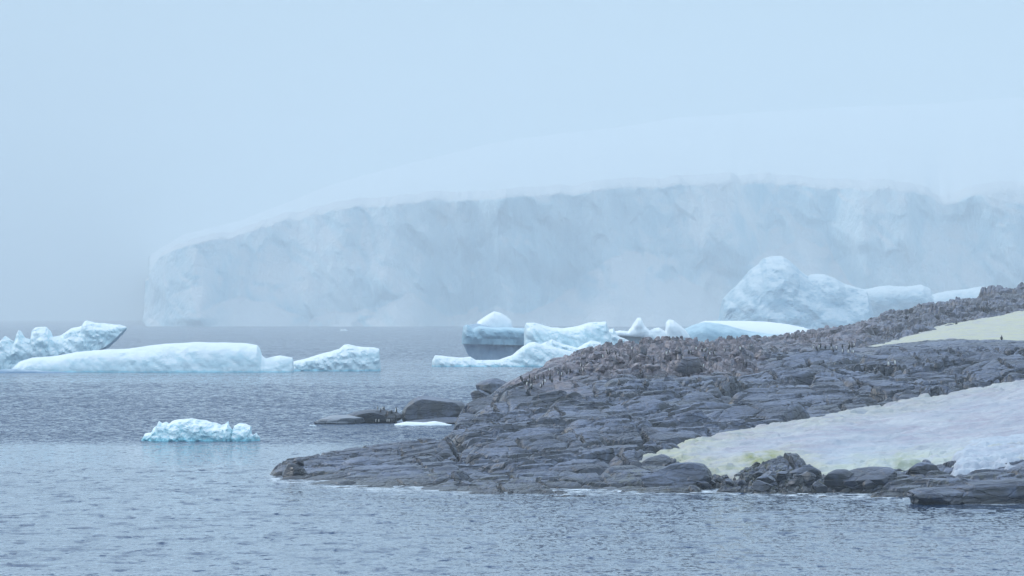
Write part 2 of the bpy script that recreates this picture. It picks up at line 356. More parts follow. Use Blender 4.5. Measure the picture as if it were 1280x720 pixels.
def make_terrain():
    u = np.concatenate([np.arange(322, 1330, 1.15), np.arange(1330, 2076, 4.5)])
    global TUU
    TUU = u
    D = [455.0]
    while D[-1] < 1290:
        d = D[-1]
        D.append(d + (.27 if d < 600 else .27 + (d - 600) * .0022 if d < 1010 else 6.0))
    D = np.array(D) * K
    UU, DD = np.meshgrid(u, D)
    sh = UU.shape
    UU = UU.ravel(); DD = DD.ravel(); DQ = DD / K
    x = X(UU, DD); y = DD
    B = base_uD(UU, DD)
    vb = VH + (CAMH - B) * F / DD
    B = B - .9 * sstep(640, 690, DQ) * sstep(800, 700, UU)
    # domain warp
    wx = x + 3.0 * fbm(x * .05, y * .05, s=3, o=2) + .25 * fbm(x * .5, y * .5, s=4, o=3)
    wy = y + 2.0 * fbm(x * .05 + 40, y * .05, s=5, o=2) + .25 * fbm(x * .5 + 9, y * .5, s=6, o=3)
    th = .16; ca, sa = math.cos(th), math.sin(th)
    rx = wx * ca + wy * sa; ry = -wx * sa + wy * ca
    far = sstep(760, 860, DQ)
    # level 1: big glacier-polished benches
    def bench(Lx, Ly, s, k, B0, tlo, thi, txb, off, grv, grw, rnd=.5):
        a, b = rx / Lx, ry / Ly
        f1, e, cx, cy, gx, gy = cells(a, b, s)
        crx = cx * Lx; cry = cy * Ly
        cwx = crx * ca - cry * sa; cwy = crx * sa + cry * ca
        dx = wx - cwx; dy = wy - cwy
        ty = tlo + (thi - tlo) * cr(gx, gy, 7, s); tx = txb + (cr(gx, gy, 8, s) - .5) * .3
        h = B0(cwx, cwy) + tx * dx * .7 + ty * dy + off * (cr(gx, gy, 9, s) - .5) - rnd * (1 - sstep(0, .28, e)) ** 1.5
        g = grv * np.exp(-(e / grw) ** 1.3)
        return h, g, e, gx, gy
    bxy = lambda a, b: base_xy(a, np.clip(b, 441 * K, 1299 * K))
    h1, g1, e1, gx1, gy1 = bench(17, 7.0, 11, .8, bxy, .10, .50, .07, 1.6, 2.6, .085, 1.5)
    h1b, g1b, e1b, _, _ = bench(6, 4, 23, .8, bxy, .02, .36, .05, .8, 1.0, .08, .5)
    h2, g2, e2, gx2, gy2 = bench(5.5, 2.8, 12, .8, bxy, .05, .45, .07, .9, 1.1, .09, .35)
    zone = .5 + .5 * fbm(x * .045, y * .045, s=31, o=2)            # 0 slab country, 1 broken country
    zone = sstep(.42, .66, zone) * (1 - .7 * sstep(490, 505, vb) * sstep(900, 860, UU))
    slab = np.maximum(h1 - g1, h1b - g1b - 1.3)
    H = slab * (1 - .55 * zone) + (h2 - g2) * .55 * zone + (h2 - g2 - B) * .22 * (1 - zone) - .25
    # rubble
    a, b = wx / 1.5, wy / 1.3
    f1, e, cx, cy, gx, gy = cells(a, b, 14)
    rub = (1 - .75 * sstep(490, 505, vb) * sstep(900, 860, UU)) * sstep(.58, .76, .5 + .5 * fbm(x * .06 + 90, y * .05, s=41, o=3)) + sstep(1010, 1100, UU) * sstep(455, 430, vb) * .35 + far * .15
    rub = rub + sstep(20, 0, np.abs(vb - 600)) * sstep(850, 900, UU) * sstep(1110, 1080, UU) * 1.2
    pinkz = 1.3 * sstep(690, 740, UU) * sstep(970, 920, UU) * sstep(474, 460, vb)
    rub = np.clip(rub + pinkz, 0, 1.7)
    dome = np.sqrt(np.clip(1 - (f1 / .75) ** 2, 0, 1))
    H = H + rub * ((cr(gx, gy, 3, 14) - .35) * 1.25 * (.35 * dome + .65) + ((b - cy) * (cr(gx, gy, 4, 14) - .3) + (a - cx) * (cr(gx, gy, 5, 14) - .5)) * .7 - .45 * np.exp(-(e / .12) ** 1.5))
    a, b = wx / .62, wy / .55
    f1, e, cx, cy, gx, gy = cells(a, b, 15)
    H = H + (.03 + .4 * rub) * ((cr(gx, gy, 3, 15) - .5) * .6) - (.05 + .08 * rub) * np.exp(-(e / .1) ** 2)
    H = H + .14 * fbm(x * .22, y * .3, s=51, o=4) + .04 * fbm(x * 1.1, y * 1.3, s=52, o=4)
    q = ry / 1.9 + rx * .03 + .9 * fbm(x * .06, y * .06, s=55, o=3)
    led = sstep(-.15, .25, fbm(x * .05 + 30, y * .08, s=56, o=3))
    H = H + .45 * led * (1 - np.clip(rub, 0, 1)) * (.6 - (q - np.floor(q)))        # thin strata ledges
    # joints: narrow open cracks in two directions
    for (ang, per, ph, dp, sd_) in ((1.15, 9.5, .2, 1.5, 61), (2.2, 14., .6, 1.3, 62), (.25, 8., .4, 1.1, 63)):
        q = (wx * math.cos(ang) + wy * math.sin(ang)) / per + .25 * fbm(x * .06, y * .06, s=sd_, o=2)
        fr = np.abs(q - np.round(q)) * per
        on = sstep(-.05, .1, fbm(x * .035, y * .05, s=sd_ + 5, o=2))
        H = H - dp * on * sstep(.42, .12, fr)
    # far ridge gets longer-wave roughness
    a, b = wx / 7, wy / 12
    f1, e, cx, cy, gx, gy = cells(a, b, 16)
    H = H + far * ((cr(gx, gy, 3, 16) - .4) * 1.1 * np.clip(1.1 - f1, 0, 1) + 1.1 * fbm(x * .12, y * .09, s=61, o=5, g=.62))
    # ease detail out toward the sea so the shore keeps its outline, and under snow
    keep = sstep(-1.0, 1.6, B)
    dlt = np.clip(H - B + .25, -3.6, 2.5) * (1 - .7 * sstep(1030, 1080, UU) * sstep(660, 690, DQ) * sstep(790, 750, DQ))
    dlt = dlt * (.5 + .5 * sstep(480, 640, UU))
    H = B + dlt * (.65 + .35 * keep) * (1 - .6 * sstep(720, 780, DQ) * sstep(700, 640, UU))
    sdl = poly_sd(UU, vb, SN_LOW); sdu = np.where(DQ > 735, poly_sd(UU, vb, SN_UP), -50)
    sdi = poly_sd(UU, vb, SN_ICE)
    edge = (5 + 4 * sstep(560, 580, vb)) * fbm(x * .15, y * .15, s=71, o=4)
    s1 = sstep(-3, 6, sdl + edge); s2 = sstep(-2, 5, sdu + edge * .3)
    sn = np.maximum(np.maximum(s1, s2), sstep(-2, 5, sdi + edge * .3))
    H = H * (1 - sn) + (B - 1.2 + .25 * (H - B)) * sn
    guano = sstep(478, 462, vb + 8 * fbm(x * .1, y * .1, s=81, o=3)) * sstep(985, 900, UU) * (1 - far) + .22 * far + .5 * sstep(445, 437, vb) * sstep(900, 960, UU) * sstep(1120, 1060, UU)
    guano = np.maximum(guano, sstep(500, 485, vb) * sstep(760, 700, UU) * .8)
    algae = sstep(585, 592, vb) * .6 + sstep(560, 600, vb) * sstep(760, 800, UU) * sstep(1100, 900, UU)
    co = np.stack([x, y, H], 1)
    q = grid_quads(*sh)
    under = (H < -1.6).reshape(-1)
    keepq = ~under[q].all(axis=1)
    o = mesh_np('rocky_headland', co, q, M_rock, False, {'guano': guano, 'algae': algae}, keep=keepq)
    tag(o, 'dark grey layered rock headland running down to the sea', None, None, 'structure')
    return UU.reshape(sh), DD.reshape(sh), H.reshape(sh)
TU, TD, TH = make_terrain()
TV = VH + (CAMH - TH) * F / TD
TVmin = np.minimum.accumulate(TV, axis=0)          # what shows from the deck in each column
def land_at(u, v):
    """first terrain point whose row reaches v in column u -> x, y, z"""
    c = int(np.argmin(np.abs(TUU - u)))
    r = int(np.argmax(TVmin[:, c] <= v))
    if TVmin[r, c] > v: r = int(np.argmin(TVmin[:, c]))
    return X(u, TD[r, c]), TD[r, c], TH[r, c]
def height_at(x, y):
    u = 640 + x * F / y
    c = int(np.argmin(np.abs(TUU - u))); r = int(np.searchsorted(TD[:, 0], y)); r = min(r, TD.shape[0] - 1)
    return TH[r, c]

def make_snow_sheet(name, poly, u0, u1, d0, d1, bulge, seed, label, stain, icy, lump, dmin=0):
    u = np.arange(u0, u1, 1.6); D = np.arange(d0, d1, .4 if d1 < 700 else 1.0) * K
    UU, DD = np.meshgrid(u, D); sh = UU.shape; UU = UU.ravel(); DD = DD.ravel()
    x = X(UU, DD); B = base_uD(UU, DD); vb = VH + (CAMH - B) * F / DD
    sd = poly_sd(UU, vb, poly)
    if dmin: sd = np.where(DD > dmin * K, sd, -50)
    sd = sd + (5 + 4 * sstep(560, 580, vb)) * fbm(x * .15, DD * .15, s=71, o=4) * (1 if not dmin else .3) + (1.5 + 4 * sstep(560, 580, vb)) * fbm(x * .8, DD * .8, s=seed, o=3)
    t = np.clip(sd, -30, 14)
    H = B + np.where(t > 0, bulge * np.sqrt(np.clip(t / 14, 0, 1)), t * .22) - .15
    H = H + lump * (fbm(x * .12, DD * .2, s=seed + 1, o=4) * .8 + .35 * fbm(x * .7, DD * .9, s=seed + 2, o=4)) * np.clip(t / 8 + .3, .2, 1)
    f1, e, cx, cy, gx, gy = cells(x / 2.6 + fbm(x * .3, DD * .3, s=8), DD / 2.2, seed)
    H = H + lump * .9 * sstep(30, 4, sd) * (cr(gx, gy, 2, seed) - .5) * sstep(0, .25, e) * (1 if bulge > .4 else .2)
    q = grid_quads(*sh); bad = (t < -7)
    st = stain(UU, vb, sd); al = sstep(596, 585, vb) * sstep(560, 578, vb) * (sstep(925, 935, UU) * sstep(985, 965, UU) + sstep(1110, 1125, UU) * sstep(1160, 1145, UU)) if not dmin else 0 * UU
    o = mesh_np(name, np.stack([x, DD, H], 1), q, M_snow, True, {'stain': st, 'icy': icy(UU, vb), 'algae': al}, keep=~bad[q].any(axis=1))
    tag(o, label, None, None, 'structure'); return o

make_snow_sheet('snowfield', SN_LOW, 765, 1660, 480, 640, .55, 201, 'broad dirty snow slope lying across the lower rocks',
    lambda u, v, sd: np.clip(sstep(26, 4, sd) * (.45 + .55 * sstep(545, 575, v)) + .10 + sstep(930, 850, u) * .4, 0, 1) * sstep(1320, 1100, u) ** .3, lambda u, v: .35 * sstep(540, 575, v) * sstep(1000, 1060, u), .9)
make_snow_sheet('snowfield', SN_UP, 1040, 1720, 735, 960, .5, 202, 'smooth greenish snow slope above the near rocks',
    lambda u, v, sd: np.full(u.shape, 1.2), lambda u, v: 0 * u, .35, dmin=742)
make_snow_sheet('snowfield', SN_ICE, 1165, 1420, 470, 560, 1.0, 203, 'bluish white snow bank above the bottom right rocks',
    lambda u, v, sd: 0 * u, lambda u, v: np.full(u.shape, .45), .8)

# ------------------------------------------------------------------ boulders
def ico(sub):
    import bmesh
    bm = bmesh.new(); bmesh.ops.create_icosphere(bm, subdivisions=sub, radius=1.0)
    co = np.array([v.co[:] for v in bm.verts]); f = np.array([[v.index for v in p.verts] for p in bm.faces]); bm.free()
    return co, f
ICO = {k: ico(k) for k in (3, 4, 5, 6)}
def rock_mesh(name, seed, size, sub=4, flat=.0, cuts=9, rough=.12):
    co, f = ICO[sub]; co = co.copy(); r = np.random.RandomState(seed)
    for k in range(cuts):                       # planar cuts give the fractured faces
        n = r.normal(size=3); n /= np.linalg.norm(n); d = r.uniform(.5, .84)
        s = co @ n; co = co - np.outer(np.clip(s - d, 0, None) * .93, n)
    o = r.uniform(0, 50, 3)
    nn = fbm(co[:, 0] * 1.2 + o[0], co[:, 1] * 1.2 + o[1], co[:, 2] * 1.2 + o[2], s=seed, o=5)
    ly = vnoise(co[:, 0] * .6 + o[1], co[:, 1] * .6, co[:, 2] * 5 + o[2], s=seed + 3)
    co = co * (1 + rough * nn + rough * .35 * ly)[:, None]
    co = co * np.array(size)
    return co, f
def boulder(u, v, w, h, seed, label, dep=.8, D=None, sub=5, name='boulder', group=None, rough=.14, cuts=9, guano=0., lean=0., mat=None):
    """boulder whose foot is seen at (u,v), w x h in photo pixels"""
    if D is None: x, y, z = land_at(u, v)
    else:
        D = min(D * K, Dw(v)) if D < 700 else (Dw(v) if v > 520 else D * 1.09)
        x, y, z = X(u, D), D, Z(v, D)
    m = y / F
    co, f = rock_mesh(name, seed, (w * m * .56, w * m * .56 * dep, h * m * .72), sub, rough=rough, cuts=cuts)
    co[:, 0] += co[:, 2] * lean
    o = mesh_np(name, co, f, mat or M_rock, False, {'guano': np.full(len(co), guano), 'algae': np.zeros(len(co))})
    o.location = (x, y + w * m * .56 * dep * .5, z + h * m * .28)
    tag(o, label, 'boulder', group); return o

boulder(545, 529, 76, 36, 5, 'tallest rounded grey boulder behind the channel, its flat top leaning left', dep=1.0, D=802, sub=6, rough=.10, cuts=7)
boulder(572, 527, 60, 24, 8, 'broad pale grey boulder overlapping the foot of the tall rounded one', dep=.9, D=790, sub=5, rough=.1)
boulder(624, 497, 56, 26, 12, 'round dark boulder at the left end of the pinkish rocks', dep=.9, D=830, sub=5, rough=.14)
boulder(602, 499, 26, 12, 15, 'small block leaning on the left foot of the round dark boulder', D=826, sub=4)
boulder(617, 522, 74, 20, 21, 'long dark flat-topped boulder above the big smooth slab', dep=.6, D=740, sub=5, rough=.1)
boulder(560, 530, 150, 8, 75, 'low dark ledge joining the channel boulders to the headland', dep=.6, D=800, sub=5, rough=.2)
boulder(598, 526, 60, 22, 76, 'dark rounded rock between the pale boulder and the headland', dep=.9, D=790, sub=5, rough=.15)
boulder(470, 529, 70, 17, 23, 'long low slab of the islet with a pale front', dep=.7, D=790, sub=5, rough=.16)
boulder(425, 530, 66, 11, 24, 'thin wedge of the islet sloping into the water', dep=.7, D=788, sub=5, rough=.14, mat=M_pale)
boulder(487, 529, 26, 16, 27, 'dark broken block at the right end of the islet', dep=.8, D=786, sub=4, rough=.2)
boulder(365, 598, 32, 20, 31, 'dark wet boulder at the very tip of the headland', dep=.9, D=540, sub=5, rough=.12)
boulder(374, 582, 14, 10, 32, 'small dark stone sitting on the tip of the headland', D=548, sub=4)
boulder(455, 592, 60, 20, 36, 'low pale slab in the middle of the rock tongue', D=545, dep=.8, sub=5, rough=.12)
boulder(860, 470, 34, 26, 44, 'dark arched block below the pinkish ridge', sub=5, guano=.3)
boulder(1248, 629, 180, 34, 52, 'huge smooth grey slab rising from the water at the bottom right corner', dep=.5, D=487, sub=6, rough=.2, cuts=12, lean=.7)
boulder(1262, 606, 120, 28, 54, 'steeper grey slab lying on the back of the huge corner slab', dep=.6, D=494, sub=6, rough=.2, cuts=12, lean=.7)
boulder(1196, 616, 96, 24, 55, 'sloping slab between the low wet slab and the huge corner slab', dep=.6, D=486, sub=5, rough=.2, cuts=11, lean=.8)
boulder(838, 611, 96, 34, 56, 'large dark stained block under the left tip of the snow slope', dep=.8, D=506, sub=6, rough=.16, cuts=12, lean=.5)
boulder(1170, 630, 96, 20, 53, 'low wet slab left of the huge corner slab', dep=.5, D=474, sub=5, rough=.14)
boulder(1152, 597, 44, 20, 57, 'dark blocky rock breaking through the stained snow edge', D=497, sub=5, dep=.7)
boulder(1090, 612, 70, 30, 58, 'grey sloping boulder below the stained snow edge', D=495, sub=5, dep=.7)
boulder(1050, 613, 50, 26, 59, 'dark pointed boulder at the waterline below the small snow cave', D=496, sub=5)
boulder(1005, 601, 44, 22, 60, 'square dark boulder tucked under the snow lip', D=504, sub=5)
boulder(965, 606, 40, 18, 61, 'flat grey stone at the waterline under the yellow stain', D=501, sub=5)
for i in range(30):
    uu = rng.uniform(868, 1110); vv = rng.uniform(598, 616); w = 6 + 24 * rng.random() ** 2
    boulder(uu, vv, w, w * rng.uniform(.45, .7), 100 + i, 'loose grey boulder among others along the waterline below the snow', sub=3 if w < 16 else 4, group='boulders along the waterline below the snow', dep=1, cuts=18, rough=.1)
for i in range(40):
    uu = rng.uniform(715, 960); vv = 455 - (uu - 715) * .05 + rng.uniform(-5, 16); w = rng.uniform(5, 14)
    boulder(uu, vv, w, w * rng.uniform(.5, .9), 200 + i, 'pinkish broken block among others on the upper ridge', sub=3 if w < 16 else 4, group='broken blocks of the pinkish ridge', dep=1, guano=.9, cuts=12)

# ------------------------------------------------------------------ icebergs
def berg(name, prof, D, depth, mat, seed, vb=None, steep=.5, crest=.5, amp=.5, fs=.25, facet=.4, label=None, cat=None, group=None, parent=None,
         bottom=None, nx=220, nt=56, ysh=0., taper=.5, ripple=0.):
    """a floating body: its ridge line follows prof (photo columns/rows at distance D); closed cross-sections front to back"""
    if D in (1450, 1700, 1703, 1695, 1590, 2050, 2042, 2200, 2235, 1575, 1900, 3500, 3497, 3900, 4000):   # rows were measured with a 384 horizon
        D1 = 1 / (1 / D - 12 / (CAMH * F)); q_ = D1 / D; D = D1; depth *= q_; amp *= q_; facet *= q_; fs /= q_
    us = np.array([p[0] for p in prof], float); vs = np.array([p[1] for p in prof], float)
    u = np.linspace(us[0], us[-1], nx); vt = np.interp(u, us, vs)
    x = X(u, D); top = Z(vt, D); s = np.linspace(0, 1, nx)
    top = np.maximum(top, .15)
    if bottom: bot = Z(np.interp(u, [b[0] for b in bottom], [b[1] for b in bottom]), D)
    else: bot = np.full(nx, -1.5)
    endt = np.clip(1 - np.abs(2 * s - 1) ** 4, 0, 1) ** taper
    d = depth * (.25 + .75 * np.sqrt(np.clip(top / top.max(), .02, 1))) * endt + .05
    th = np.linspace(0, math.pi, nt)
    S = np.sin(th) ** steep; Cc = -np.cos(th); Cc = np.sign(Cc) * np.abs(Cc) ** .9
    yy = D + ysh + d[:, None] * (Cc[None, :] + (crest - .5) * 1.2 * (S[None, :]))
    zz = bot[:, None] + (top - bot)[:, None] * S[None, :]
    xx = np.repeat(x[:, None], nt, 1)
    # front undercut & 3d displacement
    px, py, pz = xx.ravel(), yy.ravel(), zz.ravel()
    n1 = fbm(px * fs + seed, py * fs, pz * fs * 1.3, s=seed, o=5, g=.55)
    n2 = fbm(px * fs + 31 + seed, py * fs, pz * fs * 1.3, s=seed + 9, o=4, g=.55)
    f1, e, cx, cy, gx, gy = cells(px * fs * 1.1 + pz * fs * .7 + .5 * n2, pz * fs * 1.1 - py * fs * .4 + .5 * n1, seed)
    fb, _, _, _, _, _ = cells(px * fs * 2.6 + pz * fs * 1.2 + n1, pz * fs * 2.9 - py * fs, seed + 4)
    n3 = (f1 - .45) * 1.15 + (fb - .45) * .38 + .35 * (cr(gx, gy, 1, seed) - .5) * sstep(0, .6, e)      # scalloped melt hollows with sharp ridges between
    w = (np.repeat(endt[:, None], nt, 1) * .8 + .2).ravel()
    hh = np.clip((zz - bot[:, None]) / (top.max() - bot[:, None]), 0, 1).ravel()
    yd = amp * 1.6 * n1 + facet * 2.2 * n3
    py = py + yd * w + ripple * np.sin(pz * 2.2 / max(amp, .2)) * w
    px = px + amp * .8 * n2 * w
    pz = pz + (amp * .5 * n2 + facet * .25 * n3) * sstep(.1, .7, hh)
    co = np.stack([px, py, pz], 1)
    q = grid_quads(nx, nt, wrap=True)
    # close the two ends
    o = mesh_np(name, co, q, mat, mat == SNOW_CAP, parent=parent)
    if label: tag(o, label, cat or 'iceberg', group)
    return o

ICE_A = make_ice('berg_ice', snow=(.80, .87, .91), ice=(.55, .76, .84), deep=(.26, .62, .76), s=.12, deepz=1.0, bumpd=.5)
ICE_SMALL = make_ice('bergy_bit_ice', snow=(.82, .89, .93), ice=(.50, .80, .88), deep=(.22, .66, .80), s=.5, deepz=.8, bumpd=.22)
ICE_GREY = make_ice('old_grey_ice', snow=(.40, .52, .62), ice=(.12, .24, .40), deep=(.10, .22, .38), s=.1, lo=.75, hi=1.1, deepz=.8, bumpd=.5)
ICE_BLUE = make_ice('scalloped_blue_ice', snow=(.50, .68, .78), ice=(.18, .36, .48), deep=(.18, .40, .56), s=.09, lo=.75, hi=1.1, bumpd=.9)
ICE_FAR = make_ice('far_berg_ice', snow=(.70, .82, .90), ice=(.28, .52, .68), deep=(.30, .52, .68), s=.05, lo=.55, hi=.95, bumpd=7, deepz=2)
SNOW_CAP = make_ice('berg_snow', snow=(.84, .89, .93), ice=(.74, .84, .90), deep=(.7, .84, .9), s=.1, deepz=.2, bumpd=.25)

# left group (waterline row 465)
berg('iceberg', [(-40, 440), (-15, 428), (0, 427), (5, 421), (10, 424), (17, 428), (20, 420), (24, 412), (28, 416), (31, 421), (40, 424), (42, 412), (45, 409), (58, 408), (62, 413), (63, 421), (75, 420), (88, 411), (103, 407), (107, 401), (110, 400), (120, 403), (135, 404), (150, 405), (158, 409)],
     1450, 9, ICE_A, 3, steep=.55, amp=1.2, fs=.22, facet=.8, nx=420, nt=64,
     bottom=[(-40, 470), (100, 470), (118, 440), (132, 435), (145, 424), (158, 411)], taper=.3,
     label='jagged iceberg at the left edge with knobs and an overhanging right tip')
berg('iceberg', [(14, 462), (24, 452), (40, 447), (70, 445), (95, 440), (130, 437), (160, 436), (180, 433), (205, 430), (240, 428), (270, 428), (300, 428), (322, 431), (325, 436), (327, 444), (332, 448), (350, 444), (366, 447), (368, 462)],
     Dw(465.5) + 8, 11, ICE_A, 5, steep=.8, crest=.75, amp=.6, fs=.12, facet=.6, nx=420, nt=60, taper=.3,
     label='long low white iceberg with a smooth rounded back')
berg('iceberg', [(358, 459), (366, 452), (380, 449), (395, 444), (410, 440), (424, 436), (430, 431), (436, 430), (446, 433), (456, 434), (468, 434), (474, 436), (475, 446), (476, 461)],
     Dw(464) + 6, 9, ICE_A, 8, steep=.5, crest=.6, amp=.7, fs=.22, facet=.9, nx=260, nt=60, taper=.3,
     label='wedge shaped iceberg with a broken blue right end')
berg('ice_floe', [(-40, 466), (0, 462), (20, 461), (60, 464), (100, 466.5)], Dw(466) - 4, 5, ICE_GREY, 9, steep=.8, amp=.3, fs=.3, facet=.2, nx=120, nt=30,
     label='dark low ice foot at the waterline below the jagged iceberg', cat='ice floe')
# small one in front
bb = berg('bergy_bit', [(177, 550), (181, 542), (188, 541), (192, 535), (196, 532), (199, 526), (203, 529), (207, 527), (212, 529), (216, 526), (224, 524), (238, 523), (250, 524), (258, 526), (265, 528), (276, 531), (281, 530), (284, 527), (286, 533), (290, 540), (292, 533), (297, 530), (306, 530), (313, 533), (309, 540), (316, 544), (320, 541), (325, 547)],
     Dw(551), 4.2, ICE_SMALL, 14, steep=.55, crest=.6, amp=.7, fs=.5, facet=.38, nx=420, nt=70, taper=.35,
     label='small jagged turquoise ice chunk floating alone in the left foreground', cat='ice chunk')

# centre group
hull = berg('iceberg', [(578, 414), (581, 406), (590, 405), (596, 404), (620, 408), (640, 409), (660, 410), (676, 413), (684, 420)], 1700, 11, ICE_GREY, 22, steep=.34, crest=.5, amp=.9, fs=.12, facet=1.0, nx=200, nt=60,
     taper=.25, bottom=[(578, 428), (584, 440), (590, 450), (604, 456), (684, 456)], label='dark grey walled iceberg with a pointed white top in the centre group')
berg('snow_cap', [(594, 409), (597, 402), (604, 397), (612, 392), (618, 389), (626, 391), (634, 396), (639, 400), (641, 409)], 1703, 7, SNOW_CAP, 23, steep=.8, crest=.5, amp=.4, fs=.15, facet=.4, nx=120, nt=40, taper=.3,
     bottom=[(594, 412), (641, 412)], parent=hull)
berg('ice_ledge', [(577, 424), (579, 408), (584, 405), (592, 410), (600, 407), (612, 409), (640, 409), (668, 411), (673, 415)], 1695, 8, ICE_BLUE, 24, steep=.45, crest=.4, amp=.6, fs=.18, facet=.8, nx=160, nt=40, taper=.3,
     bottom=[(577, 430), (620, 430.5), (673, 432)], parent=hull)
berg('iceberg', [(540, 451), (544, 444), (560, 446), (575, 447), (588, 446), (595, 450), (622, 450), (640, 444), (652, 434), (660, 429), (668, 427), (676, 430), (690, 433), (705, 437), (716, 440), (724, 446), (745, 452), (752, 456)],
     Dw(458.5) + 6, 8, ICE_A, 28, steep=.65, crest=.65, amp=.6, fs=.2, facet=.8, nx=340, nt=60, taper=.3,
     label='low turquoise edged floe berg with a peaked middle in front of the grey walled iceberg')
berg('iceberg', [(655, 412), (658, 403), (668, 403), (678, 406), (690, 409), (705, 410), (720, 408), (733, 404), (745, 402), (757, 402), (760, 410), (764, 424), (772, 446)],
     1590, 9, ICE_A, 30, steep=.4, crest=.5, amp=.8, fs=.16, facet=1.2, nx=260, nt=60, taper=.3,
     label='blocky pale blue iceberg with a leaning right wall in the centre group')
berg('iceberg', [(655, 456), (664, 438), (676, 430), (690, 424), (704, 431), (722, 434), (738, 426), (750, 429), (762, 440), (778, 452)],
     1575, 7, ICE_A, 31, steep=.55, amp=1.0, fs=.2, facet=1.4, nx=260, nt=60, taper=.3, label='ragged turquoise ice lump in front of the blocky pale blue iceberg')
berg('iceberg', [(738, 436), (744, 418), (751, 408), (757, 413), (766, 411), (772, 419), (786, 426), (796, 440)],
     1900, 8, ICE_A, 32, steep=.5, amp=1.2, fs=.18, facet=1.6, nx=200, nt=60, taper=.3, label='small toothed iceberg between the blocky one and the horned one')
h2 = berg('iceberg', [(756, 416), (763, 416), (780, 418), (800, 419), (815, 421), (826, 430), (838, 440)], 2050, 12, ICE_BLUE, 33, steep=.35, amp=.5, fs=.1, facet=.4, nx=160, nt=40, taper=.3,
     label='blue walled iceberg carrying horned white snow pinnacles')
berg('snow_cap', [(757, 416), (775, 413), (785, 414), (790, 408), (797, 397), (801, 397), (805, 406), (812, 413), (818, 410), (824, 409), (832, 414), (833, 403), (836, 399), (842, 400), (848, 405), (857, 413), (862, 420)], 2042, 9, SNOW_CAP, 34, steep=.5, crest=.5, amp=.45, fs=.12, facet=.6, nx=300, nt=40, taper=.12,
     bottom=[(757, 419), (800, 421), (816, 426), (824, 435), (840, 430), (855, 424)], parent=h2)
h3 = berg('iceberg', [(815, 440), (832, 426), (848, 414), (862, 408), (870, 405), (880, 402.5), (900, 405), (925, 411), (950, 417), (985, 421), (1016, 424)], 2200, 24, ICE_BLUE, 38, steep=.4, crest=.6, amp=1.0, fs=.08, facet=.9, nx=260, nt=60, taper=.3,
     label='ramp shaped iceberg with scalloped blue side and white top behind the ridge')
berg('snow_cap', [(873, 404), (882, 401), (900, 401), (930, 401), (960, 402), (985, 405), (1005, 409), (1018, 414)], 2235, 26, SNOW_CAP, 39, steep=.9, crest=.7, amp=.2, fs=.05, facet=.1, nx=160, nt=40, taper=.35,
     bottom=[(873, 406), (900, 408), (930, 414), (960, 419), (1018, 419)], parent=h3)
berg('iceberg', [(893, 414), (900, 396), (904, 374), (916, 360), (930, 348), (940, 336), (950, 330), (956, 323), (966, 320), (980, 319), (988, 323), (1004, 335), (1014, 343), (1022, 341), (1034, 342), (1046, 348), (1054, 355), (1070, 360), (1083, 362), (1088, 375), (1092, 392), (1098, 418)],
     3500, 60, ICE_FAR, 41, steep=1.1, crest=.75, amp=5, fs=.028, facet=6.5, nx=300, nt=80, taper=.35, ripple=.5,
     label='largest domed blue iceberg standing before the ice cliff')
berg('iceberg', [(1070, 380), (1080, 362), (1095, 359), (1110, 357), (1130, 358), (1150, 356), (1160, 360), (1163, 372), (1180, 388), (1200, 410)], 3900, 40, ICE_FAR, 45, steep=.4, amp=2.6, fs=.03, facet=2.5, nx=200, nt=50, taper=.3,
     label='square shouldered far iceberg right of the largest domed one')
berg('iceberg', [(1150, 380), (1165, 368), (1185, 364), (1205, 362), (1228, 358), (1248, 362), (1275, 374), (1320, 384), (1340, 400)], 4000, 40, ICE_FAR, 47, steep=.7, amp=2.0, fs=.03, facet=1.5, nx=200, nt=50, taper=.3,
     label='low rounded far iceberg appearing just above the right ridge')
# floes and brash
fl = [(529, 531.5, 72, 5, 'long flat white floe beside the tall rounded boulder'), (391, 532.5, 9, 2, 'tiny white floe left of the islet'),
      (430, 413.5, 10, 2, 'tiny far floe on the open water before the ice cliff'), (620, 411, 50, 5, 'far pale floe seen just behind the grey walled iceberg')]
for i, (u, v, w, h, lb) in enumerate(fl):
    berg('ice_floe', [(u - w / 2, v - h * .3), (u - w * .3, v - h * .9), (u, v - h * .7), (u + w * .2, v - h), (u + w / 2, v - h * .2)], Dw(v), w * .12 * Dw(v) / F * 2, SNOW_CAP, 70 + i, steep=.8, amp=.15, fs=.4, facet=.1, nx=80, nt=24, label=lb, cat='ice floe')

